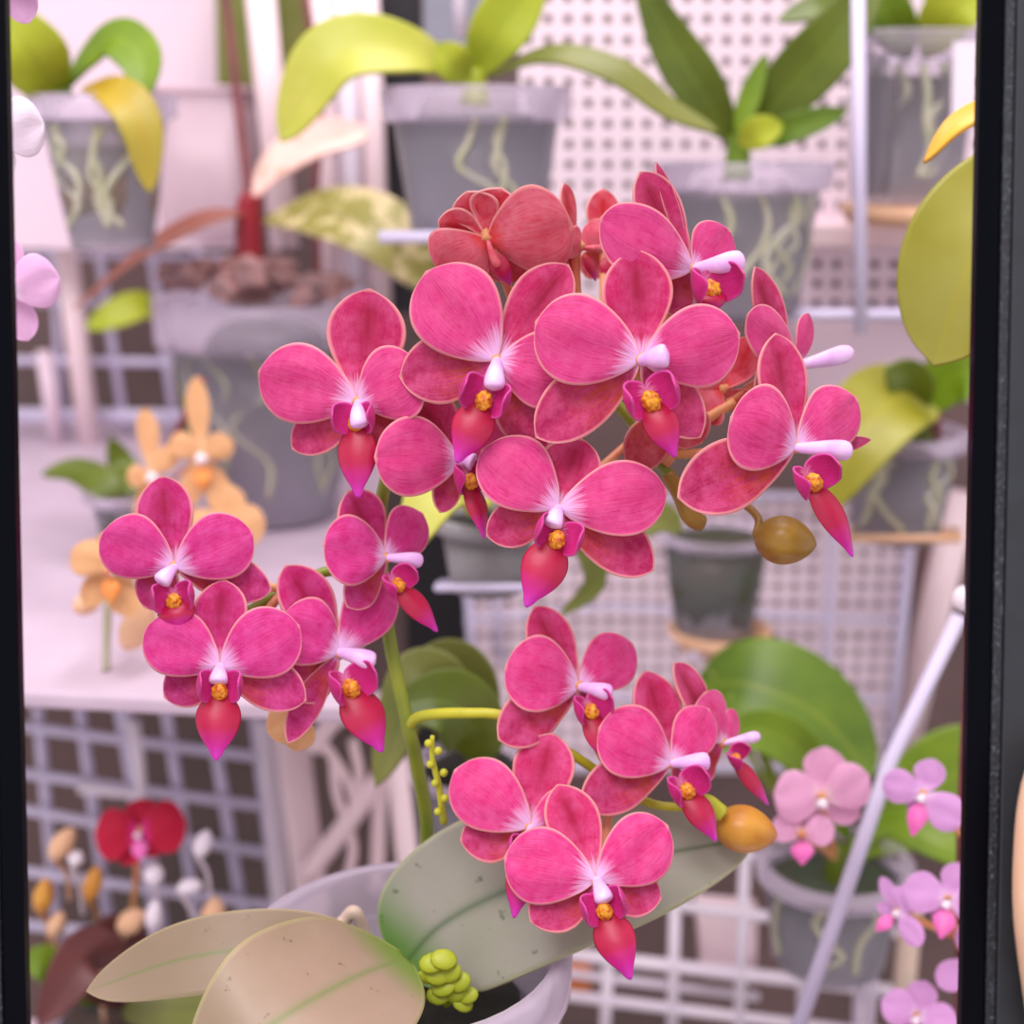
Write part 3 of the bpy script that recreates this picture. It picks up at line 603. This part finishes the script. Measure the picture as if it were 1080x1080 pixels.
bm = bmesh.new(); tube(bm, [P(730, 850, .391), P(745, 846, .389), P(760, 858, .389)], .0022, 8, .003); obj('pedicel', bm, M['stemy'], R)
tz = P(430, 1330, .385).z
tag(slab('plant_table', V((-.28, .30, tz)), V((.22, .30, tz)), V((.22, .455, tz)), V((-.28, .455, tz)), (0, 0, -.015), M['panel']), 'table under the nearest pink orchid, below the picture edge', 'table')
tz = P(130, 1160, .64).z
tag(slab('plant_bench', V((-.45, .55, tz)), V((-.05, .55, tz)), V((-.05, .71, tz)), V((-.45, .71, tz)), (0, 0, -.015), M['panel']), 'bench under the crimson flowered plant, below the picture edge', 'bench')
# ------------------------------------------------------------------ background plants
r = plant(100, 262, .74, 'clear pot orchid at upper left with a yellow leaf hanging down')
pot(r, 108, 100, 262, 138, 88, .74, 'clear', 'moss', .66, roots=5)
leaf(r, [(66, 98, .74), (45, 75, .72), (25, 45, .71), (-10, 0, .71)], 74, M['lime'], .5)
leaf(r, [(66, 98, .74), (92, 62, .73), (122, 40, .72), (148, 62, .71), (150, 108, .70)], 52, M['greenb'], .6, label='green arching leaf', nh=(-.1, -.8, .6))
leaf(r, [(88, 94, .73), (120, 96, .70), (148, 130, .69), (158, 204, .69)], 48, M['yellow'], .55, label='yellowing leaf hanging down', nh=(.4, -.9, .2))
stemtube(r, [(66, 104, .74), (66, 88, .74)], .006, M['greenb'], .004)
# clear rounded container on the board
r = empty('plastic_tub', P(212, 240, .95), 'empty frosted pink tub behind the hanging yellow leaf', 'tub')
pot(r, 214, 92, 246, 98, 96, .95, 'frost', None, rimh=.004, sq=5, name='tub_body')
r = plant(270, 545, .84, 'large clear pot orchid with mottled leaves and a crimson crown, at left')
pot(r, 280, 312, 545, 222, 132, .84, 'clear', 'pebble', .86, rimh=.028, roots=6)
bm = bmesh.new(); c = P(278, 300, .84)
rnd = random.Random(3)
for k in range(34):
    a_ = rnd.uniform(0, 6.28); rr = rnd.uniform(0, .055); p = c+V((rr*math.cos(a_), rr*math.sin(a_), rnd.uniform(-.004, .012)))
    q = bmesh.ops.create_cube(bm, size=rnd.uniform(.010, .020)); Rm = Matrix.Translation(p) @ Matrix.Rotation(rnd.uniform(0, 3), 4, 'Z') @ Matrix.Rotation(rnd.uniform(-.6, .6), 4, 'X') @ Matrix.Diagonal((1.3, .8, .55, 1))
    bmesh.ops.transform(bm, matrix=Rm, verts=q['verts'])
o = obj('bark_chip', bm, M['barkp'], r, smooth=False, bevel=.0015); o['kind'] = 'stuff'
stemtube(r, [(264, 300, .84), (262, 225, .84), (266, 205, .84)], .009, M['redbase'], .006, label='crimson crown')
leaf(r, [(256, 224, .84), (215, 232, .82), (150, 268, .80), (78, 325, .80)], 40, M['rust'], .35, .7, nh=(.0, -.25, .97), label='narrow rusty leaf arching left')
leaf(r, [(280, 232, .84), (340, 224, .81), (405, 246, .79), (458, 306, .79)], 84, M['mottle'], .55, .6, nh=(0, -.7, .7), label='mottled olive and cream leaf')
leaf(r, [(266, 212, .84), (290, 176, .85), (335, 146, .86), (392, 140, .87)], 48, M['blush'], .6, .6, nh=(-.3, -.85, .4), label='pinkish cream leaf')
stemtube(r, [(264, 215, .85), (252, 120, .86), (234, -40, .87)], .0030, M['stemb'], .0026, name='flower_stem')
r2 = plant(334, 330, .90, 'thin brown flower stem rising right of the thick blush upright', 'flower stem', 'flower_stem')
stemtube(r2, [(338, 330, .90), (332, 210, .90), (338, 110, .90), (316, -40, .90)], .0026, M['stemb'], name='stem')
r = plant(500, 248, .72, 'clear pot orchid at top centre with one long lime leaf arching left')
pot(r, 502, 92, 250, 186, 142, .72, 'clear', 'pebble', .82, rimh=.016, roots=3)
leaf(r, [(490, 80, .72), (430, 52, .70), (350, 58, .69), (296, 150, .69)], 76, M['limeb'], .6, .6, nh=(0, -.85, .5), label='long pale lime leaf')
leaf(r, [(500, 80, .72), (520, 40, .71), (545, 5, .71), (575, -40, .71)], 62, M['lime'], .5)
leaf(r, [(495, 82, .71), (478, 66, .70), (462, 46, .70)], 40, M['lime'], .5)
leaf(r, [(515, 80, .72), (580, 58, .70), (650, 76, .69), (705, 115, .69), (758, 140, .69)], 42, M['olive'], .5, .6, nh=(0, -.6, .8), label='dark olive leaf drooping right')
stemtube(r, [(500, 112, .72), (502, 72, .72)], .008, M['lime'], .005)
r = plant(780, 332, .74, 'clear pot orchid with dark strappy leaves, right of the topmost pink flowers')
pot(r, 782, 170, 330, 176, 132, .74, 'clear', 'bark', .74, rimh=.014, roots=6)
leaf(r, [(772, 148, .74), (740, 95, .73), (708, 45, .73), (670, -30, .73)], 54, M['green'], .45)
leaf(r, [(786, 150, .74), (830, 95, .73), (880, 40, .72), (935, -40, .72)], 66, M['green'], .5)
leaf(r, [(778, 145, .73), (790, 105, .73), (808, 56, .73)], 24, M['greenb'], .5)
leaf(r, [(790, 152, .73), (838, 134, .72), (895, 116, .72)], 30, M['deep'], .5)
leaf(r, [(780, 152, .72), (800, 140, .71), (826, 132, .71)], 34, M['lime'], .5)
stemtube(r, [(778, 190, .74), (779, 142, .74)], .008, M['greenb'], .005)
r = plant(960, 232, .78, 'clear square container orchid at the far upper right on a tan tray')
pot(r, 965, 34, 214, 122, 104, .78, 'clear', 'bark', .74, rimh=.012, sq=5, roots=5)
bm = bmesh.new(); c = P(962, 236, .78)
lathe(bm, c, [(.001, 0), (.034, 0), (.040, .010), (.038, .010), (.033, .003), (.001, .003)], 30); tag(obj('plant_saucer', bm, M['tan']), 'tan saucer on the pink ledge under the square clear container', 'saucer')
leaf(r, [(950, 60, .78), (915, 24, .76), (870, 8, .75), (820, 22, .75)], 44, M['green'], .5, nh=(0, -.7, .7))
leaf(r, [(960, 60, .78), (935, 16, .76), (900, -20, .76)], 54, M['greenb'], .5)
leaf(r, [(975, 60, .78), (1005, 10, .76), (1050, -20, .76)], 60, M['lime'], .5)
o = slab('plant_tag', P(1006, 44, .735), P(1034, 44, .735), P(1026, 128, .735), P(1004, 124, .735), (0, .0015, 0), M['white'], r); o['label'] = 'white plant tag'
# big yellow green leaf in front at right
r = plant(1130, 330, .47, 'orchid at the right edge with one broad yellow green leaf hanging into view')
leaf(r, [(1160, 150, .48), (1105, 178, .46), (1032, 258, .45), (985, 386, .45)], 150, M['olivey'], .66, .58, nh=(-.45, -.85, .25), fold=.2, label='broad olive yellow leaf', nu=14)
leaf(r, [(1120, 118, .49), (1060, 112, .475), (1010, 130, .47), (974, 172, .47)], 30, M['mustard'], .4, .7, nh=(0, -.6, .8), label='curled mustard yellow leaf')
pot(r, 1160, 210, 420, 150, 110, .49, 'clear', 'bark', .8)
stemtube(r, [(1140, 235, .49), (1128, 120, .485)], .005, M['greenb'], .004)
# mid right plant
r = plant(950, 568, .74, 'clear pot orchid at right under the hanging yellow green leaf')
pot(r, 952, 452, 566, 124, 92, .74, 'clear', 'bark', .86, rimh=.01, roots=4)
leaf(r, [(985, 425, .73), (945, 420, .70), (905, 460, .68), (862, 545, .68)], 96, M['olivey'], .45, .6, nh=(-.2, -.8, .55), label='broad olive leaf')
leaf(r, [(970, 440, .73), (1000, 400, .72), (1030, 395, .71), (1060, 420, .71)], 64, M['greenb'], .5)
leaf(r, [(965, 440, .73), (960, 405, .71), (935, 388, .70)], 48, M['green'], .5)
stemtube(r, [(985, 470, .74), (988, 400, .73), (980, 380, .73)], .0035, M['stemb'])
stemtube(r, [(972, 470, .74), (974, 430, .74)], .008, M['green'], .005)
bars('wire_hanger', [([P(890, 568, .70), P(1010, 568, .70), P(1010, 560, .86), P(890, 560, .86), P(890, 568, .70)], .0024), ([P(950, 568, .70), P(950, 560, .86)], .0024)], 'wire rack under the clear pot at right, above the lower pegboard', 'rack', M['tan'])
# small green pot on cork saucer
r = plant(756, 672, .78, 'small dark green clear pot with no leaves showing on a round cork saucer')
pot(r, 756, 558, 668, 112, 84, .78, 'clear', 'mossg', .9, rimh=.006, medshrink=.97)
bm = bmesh.new(); c = P(758, 684, .78)
lathe(bm, c, [(.001, 0), (.022, 0), (.031, .012), (.028, .014), (.021, .005), (.001, .005)], 32); tag(obj('plant_saucer', bm, M['tan']), 'tan cork saucer fixed to the lower pegboard under the small green pot', 'saucer')
bars('wire_hanger', [([P(730, 690, .76), P(788, 690, .76), P(788, 684, .90), P(730, 684, .90), P(730, 690, .76)], .002)], 'wire bracket holding the cork saucer to the lower pegboard', 'bracket', M['lav'])
# dark green leaf plant right of the lower cluster
r = plant(850, 1000, .62, 'clear pot orchid with a broad dark green leaf and pale pink blooms, at lower right')
pot(r, 880, 905, 1010, 150, 120, .62, 'clear', 'mossg', .8, rimh=.010, roots=3)
leaf(r, [(875, 900, .62), (820, 830, .62), (790, 760, .64), (742, 700, .66)], 10, M['stem'], .4)
leaf(r, [(862, 890, .62), (800, 812, .62), (772, 735, .64), (800, 690, .67)], 6, M['stem'], .4)
leaf(r, [(735, 722, .66), (790, 722, .64), (860, 752, .63), (922, 818, .62)], 116, M['deep'], .48, .56, nh=(.1, -.8, .6), label='broad dark green leaf', fold=.1)
leaf(r, [(895, 885, .62), (850, 800, .60), (800, 770, .60), (752, 790, .60)], 50, M['greenb'], .5)
leaf(r, [(890, 900, .62), (940, 870, .60), (990, 890, .58), (1050, 920, .57)], 46, M['greenb'], .5, nh=(0, -.5, .8))
leaf(r, [(905, 905, .64), (960, 860, .64), (1010, 815, .64), (1075, 790, .64)], 100, M['greenb'], .6)
stemtube(r, [(880, 950, .62), (884, 890, .62)], .007, M['green'], .005)
BM = lambda k, l='pinklip': {'lat': M[k], 'sepal': M[k], 'petal': M[k], 'lip': M[l], 'lobe': M[l], 'callus': M['orangelip'], 'column': M['whitepet']}
pp = BM('palepink')
flower(r, 868, 842, .50, 10, 0, [('D', 872, 788, 46), ('S', 828, 882, 40), ('S', 908, 862, 36), ('L', 816, 838, 56), ('L', 916, 818, 50)], (866, 852), None, None, (880, 900, .60), mats=pp)
flower(r, 846, 880, .495, -10, 0, [('D', 850, 848, 30), ('L', 816, 866, 34), ('L', 880, 872, 34)], None, (846, 912, 26), None, (880, 905, .60), mats=pp, lobes=False)
# violet flowers at right on a maroon stem
r = plant(1012, 1150, .47, 'spray of small pale violet flowers on a maroon stem at lower right', 'orchid spray', 'orchid_spray')
stemtube(r, [(1010, 1180, .47), (1012, 1000, .475), (1014, 850, .48), (1022, 680, .49), (1026, 520, .50), (1040, 380, .50)], .0018, M['stemb'], .0013)
vi = BM('violet')
flower(r, 974, 838, .47, -10, 0, [('D', 984, 800, 34), ('S', 958, 858, 20), ('L', 932, 822, 36), ('L', 1016, 870, 40)], (970, 846), (962, 882, 22), None, (1013, 880, .478), mats=vi, lobes=False)
flower(r, 948, 962, .46, -25, 0, [('D', 926, 924, 16), ('S', 920, 954, 16), ('L', 962, 940, 34), ('L', 972, 998, 24)], (944, 966), (924, 982, 16), None, (1012, 990, .475), mats=vi, lobes=False)
flower(r, 1000, 950, .455, 0, 0, [('D', 1016, 910, 34), ('S', 985, 972, 20), ('L', 952, 936, 44), ('L', 1044, 956, 44)], (996, 958), (992, 990, 24), None, (1012, 1000, .475), mats=vi, lobes=False)
flower(r, 1024, 1014, .46, 10, 0, [('D', 1022, 972, 28), ('L', 990, 1040, 34), ('L', 1056, 1010, 40), ('S', 1040, 1046, 30)], (1022, 1020), None, None, (1012, 1040, .473), mats=vi, lobes=False)
flower(r, 968, 1072, .455, 0, 0, [('D', 976, 1034, 34), ('L', 930, 1056, 38), ('L', 1010, 1080, 38), ('S', 945, 1104, 30)], (964, 1080), (962, 1106, 20), None, (1010, 1100, .47), mats=vi, lobes=False)
bud(r, 1014, 630, .49, 80, 26, 18, M['whitepet'], (1024, 650, .492), 'white bud')
bud(r, 1030, 760, .485, 80, 22, 14, M['whitepet'], (1018, 770, .486), 'white bud low on the stem')
# pale flowers at the left edge
r = plant(-30, 420, .45, 'spray of white and blush flowers cut by the left frame edge', 'orchid spray', 'orchid_spray')
stemtube(r, [(-30, 460, .45), (-25, 250, .45), (-22, 100, .45), (-10, -60, .45)], .0018, M['stemb'], .0013)
wh = BM('whitepet'); bl = BM('blushpet')
flower(r, -8, 138, .44, 0, 0, [('L', 46, 132, 66), ('L', -60, 130, 60), ('D', -6, 80, 40), ('S', 4, 190, 34)], None, None, None, (-24, 150, .45), mats=wh)
flower(r, 8, 306, .44, 0, 0, [('L', 62, 292, 60), ('L', -46, 290, 56), ('D', 10, 250, 36), ('S', 30, 360, 40)], None, None, None, (-25, 300, .45), mats=bl)
flower(r, 8, -28, .44, 0, 0, [('L', 60, -30, 50), ('S', 30, 26, 36), ('L', -40, -30, 50)], None, None, None, (-14, -20, .45), mats=bl)
# small lime leaf at left
r = plant(205, 480, 1.0, 'small plant with one lime leaf in front of the left wire grid', 'plant', 'potted_plant')
leaf(r, [(176, 330, .99), (150, 322, .97), (120, 332, .96), (90, 346, .96)], 34, M['lime'], .5, nh=(0, -.9, .4))
stemtube(r, [(174, 330, .99), (184, 370, 1.0), (205, 480, 1.0)], .003, M['green'])
# orange orchid on the left shelf
r = plant(140, 588, .75, 'peach orange orchid behind the left pink cluster, with dark green leaves', 'potted orchid')
pot(r, 138, 516, 586, 84, 66, .75, 'clear', 'bark', .9, rimh=.006)
op = BM('orangepet', 'orangelip')
leaf(r, [(130, 540, .75), (112, 514, .75), (80, 496, .76), (44, 500, .76)], 36, M['green'], .45, nh=(0, -.6, .8), label='dark green leaf pointing left')
leaf(r, [(136, 545, .75), (136, 515, .755), (128, 490, .77), (116, 462, .77)], 32, M['green'], .5)
stemtube(r, [(112, 706, .58), (112, 680, .58), (114, 630, .58)], .002, M['rootg'], name='support_stick', label='thin grey stick')
stemtube(r, [(143, 560, .75), (163, 500, .74), (190, 450, .74), (214, 400, .73)], .0024, M['stemb'])
for (x, y, Y, tl) in ((212, 480, .70, [('D', 206, 396, 26), ('L', 180, 462, 28), ('L', 246, 466, 30), ('S', 190, 540, 26), ('S', 240, 536, 28)]),
                      (160, 500, .70, [('D', 152, 430, 24), ('L', 134, 506, 24), ('L', 186, 470, 24), ('S', 150, 560, 26)]),
                      (116, 600, .56, [('D', 112, 560, 34), ('L', 76, 580, 40), ('L', 150, 590, 40), ('S', 88, 640, 30), ('S', 140, 650, 36)]),
                      (236, 556, .66, [('D', 240, 510, 40), ('L', 196, 556, 40), ('L', 280, 552, 44), ('S', 250, 600, 36)])):
    flower(r, x, y, Y, -5, 0, tl, (x+1, y+8), (x+2, y+36, 20), None, (165, 520, .78), mats=op, lobes=False)
bud(r, 146, 660, .58, 60, 60, 36, M['tan'], (150, 620, .62), 'brownish orange hanging bud')
bud(r, 92, 636, .58, 30, 34, 24, M['tan'], (112, 620, .60), 'small orange bud')
# red flower plant at lower left
r = plant(120, 1040, .64, 'plant at lower left with one crimson flower, orange buds and wine red leaves', 'orchid plant', 'orchid_plant')
cr = BM('crimson')
flower(r, 147, 878, .60, -5, 0, [('D', 150, 842, 40), ('L', 100, 880, 56), ('L', 196, 868, 56), ('S', 128, 912, 34), ('S', 170, 900, 30)], (144, 884), (148, 908, 18), None, (140, 960, .62), mats=cr, lobes=False)
stemtube(r, [(120, 1060, .64), (140, 960, .63), (146, 890, .62)], .0018, M['stem'])
for (x, y, an, l, wd, m) in ((66, 890, 55, 42, 24, 'tan'), (98, 932, 75, 40, 20, 'bud'), (138, 972, 40, 36, 26, 'tan'), (46, 945, 80, 40, 22, 'bud'), (60, 975, 70, 30, 20, 'tan'), (225, 965, 80, 40, 26, 'tan'), (162, 922, 90, 26, 22, 'white'), (80, 905, 60, 18, 18, 'white'), (200, 935, 10, 28, 18, 'white'), (162, 965, 80, 34, 18, 'white'), (214, 890, 70, 32, 20, 'white'), (102, 1020, 60, 36, 26, 'tan')):
    bud(r, x, y, .60, an, l, wd, M[m], (x+8, y+60, .63), {'tan': 'orange tinted bud', 'bud': 'amber bud', 'white': 'white bud'}[m])
leaf(r, [(130, 1060, .64), (110, 1030, .60), (90, 1010, .58), (40, 1085, .56)], 66, M['wine'], .5, label='wine red leaf')
leaf(r, [(130, 1060, .64), (140, 1010, .61), (120, 985, .60), (90, 1000, .59)], 46, M['wine'], .5, label='wine red leaf')
leaf(r, [(100, 1060, .64), (70, 1030, .62), (45, 1015, .61), (20, 1020, .61)], 40, M['greenb'], .5)
leaf(r, [(130, 1070, .62), (170, 1062, .58), (220, 1066, .56), (270, 1090, .55)], 60, M['olive'], .5)
pot(r, 130, 1060, 1160, 150, 120, .64, 'clear', 'bark', .9)
# olive plant behind the main stem
r = plant(490, 860, .56, 'olive leaved orchid in a clear pot just behind the main green stem')
pot(r, 500, 805, 900, 120, 92, .56, 'clear', 'soil', .94, rimh=.006)
leaf(r, [(500, 800, .56), (470, 742, .54), (440, 720, .53), (396, 830, .52)], 74, M['olive'], .5, nh=(-.2, -.8, .5))
leaf(r, [(505, 800, .56), (500, 740, .55), (480, 702, .545), (440, 690, .54)], 62, M['olive'], .5)
leaf(r, [(500, 800, .55), (500, 770, .53), (470, 740, .52), (415, 745, .52)], 80, M['green'], .5, nh=(0, -.8, .6))
stemtube(r, [(502, 830, .56), (502, 790, .56)], .005, M['olive'], .004)
# grey pot with pale leaf behind the cluster
r = plant(515, 620, .62, 'grey pot orchid with a pale green leaf, peeking out below the upper cluster')
pot(r, 515, 540, 620, 104, 80, .62, 'greyp', 'soil', .9, rimh=.008)
leaf(r, [(512, 540, .62), (490, 520, .56), (460, 520, .53), (424, 590, .51)], 66, M['limeb'], .5, nh=(-.1, -.85, .4), label='pale green leaf')
leaf(r, [(520, 545, .62), (560, 500, .61), (600, 540, .60), (628, 610, .60), (590, 650, .60)], 30, M['olive'], .5)
leaf(r, [(526, 545, .62), (620, 560, .60), (690, 545, .60), (720, 560, .60)], 40, M['olive'], .5)
bars('wire_hanger', [([P(462, 620, .59), P(568, 620, .59), P(562, 616, .90), P(466, 616, .90), P(462, 620, .59)], .002)], 'wire rack under the grey pot below the upper cluster', 'rack', M['lav'])
# ------------------------------------------------------------------ tablet whose black frame borders the view, and the hand holding it
dt = .330; db = dt*1030/987
TL, TR, BL = Pd(5, 0, dt), Pd(1035, 0, dt), Pd(48, 1080, db)
ex = (TR-TL).normalized(); ey = (BL-TL); ey = (ey-ex*ey.dot(ex)).normalized(); ez = ex.cross(ey).normalized()   # ez points away from the lens
W_, H_ = (TR-TL).length, (BL-TL).length; s_ = px(TL)
def rect(m0, m1, z): return [TL+ex*(-m0)+ey*(-m1)+ez*z, TL+ex*(W_+m0)+ey*(-m1)+ez*z, TL+ex*(W_+m0)+ey*(H_+m1)+ez*z, TL+ex*(-m0)+ey*(H_+m1)+ez*z]
def ringmesh(a0, a1, z0, z1, name, m, root, tb=60*s_):
    bm = bmesh.new(); R_ = []
    for mm, z in ((a0, z0), (a1, z0), (a1, z1), (a0, z1)): R_.append([bm.verts.new(p) for p in rect(mm, mm+tb, z)])
    for i in range(4):
        for k in range(4): bm.faces.new((R_[i][k], R_[i][(k+1) % 4], R_[(i+1) % 4][(k+1) % 4], R_[(i+1) % 4][k]))
    return obj(name, bm, m, root, smooth=False, bevel=.0004)
def speck():
    m, nt, bs, out = nodes('case_edge_speckle'); t = tex(nt, 900, 4, .7); r_ = ramp(nt, [(.5, (22, 26, 34)), (.64, (60, 66, 74)), (.74, (150, 156, 160))], t.outputs['Fac'])
    nt.links.new(r_.outputs[0], bs.inputs['Base Color']); bs.inputs['Roughness'].default_value = .5; bump(nt, bs, t.outputs['Fac'], .8, .0006); return m
M['bezel'] = plain('bezel_black', (3, 5, 13), (2, 3, 9), 10, .3, spec=.06); M['case'] = plain('case_grey', (36, 42, 48), (30, 35, 40), 120, .55, bmp=.1); M['edge'] = speck()
M['skin'] = plain('skin', (238, 200, 166), (230, 188, 152), 60, .5, bmp=.08)
rt_ = empty('tablet', TL.lerp(TR, .5)+ey*(H_+85*s_), 'black framed tablet edge bordering the view at left and right', 'tablet')
ringmesh(0, 25*s_, 0, .004, 'bezel', M['bezel'], rt_)['label'] = 'glossy black bezel'
ringmesh(25.5*s_, 36*s_, -.0006, .006, 'case_edge', M['edge'], rt_)['label'] = 'speckled case edge'
ringmesh(36.5*s_, 90*s_, -.0012, .008, 'case', M['case'], rt_)['label'] = 'dark grey case'
# hand: wrist, palm, thumb on the front, four fingers behind the case
def hand():
    me = bpy.data.meshes.new('hand'); vs = []; es = []; rs = []
    def add(p, r, par=None):
        vs.append(p); rs.append(r)
        if par is not None: es.append((par, len(vs)-1))
        return len(vs)-1
    def Q(x, y, z): return Pd(x, y, dt*(1+(db/dt-1)*y/1080))+ez*z
    wr = add(Q(1420, 1500, .012), .024); pm = add(Q(1320, 1330, .014), .026, wr); pk = add(Q(1290, 1200, .016), .024, pm)
    t = pm
    for x, y, z, r in ((1205, 1240, .000, .0150), (1122, 1100, -.0105, .0118), (1093, 940, -.0135, .0113), (1093, 835, -.0130, .0098), (1098, 770, -.0125, .0070)): t = add(Q(x, y, z), r, t)
    for k, (y, ln) in enumerate(((1060, 1.0), (1150, 1.08), (1240, 1.0), (1330, .82))):
        f = add(Q(1270, y, .020), .0095, pk if k < 2 else pm)
        for x, z, r in ((1215, .028, .0088), (1150, .026, .0080), (1150-72*ln, .019, .0068)): f = add(Q(x, y-10, z), r, f)
    me.from_pydata([tuple(v-V(vs[0])) for v in vs], es, []); o = bpy.data.objects.new('hand', me); COL.objects.link(o); o.location = vs[0]
    sk = o.modifiers.new('skin', 'SKIN'); sk.use_smooth_shade = True
    for i, r in enumerate(rs): me.skin_vertices[0].data[i].radius = (r, r)
    for i in range(len(rs)): me.skin_vertices[0].data[i].use_root = (i == 0)
    o.modifiers.new('sub', 'SUBSURF').render_levels = 2; o.modifiers['sub'].levels = 2
    me.materials.append(M['skin'])
    return tag(o, 'hand gripping the right edge of the black tablet, thumb in front', 'person')
hand()
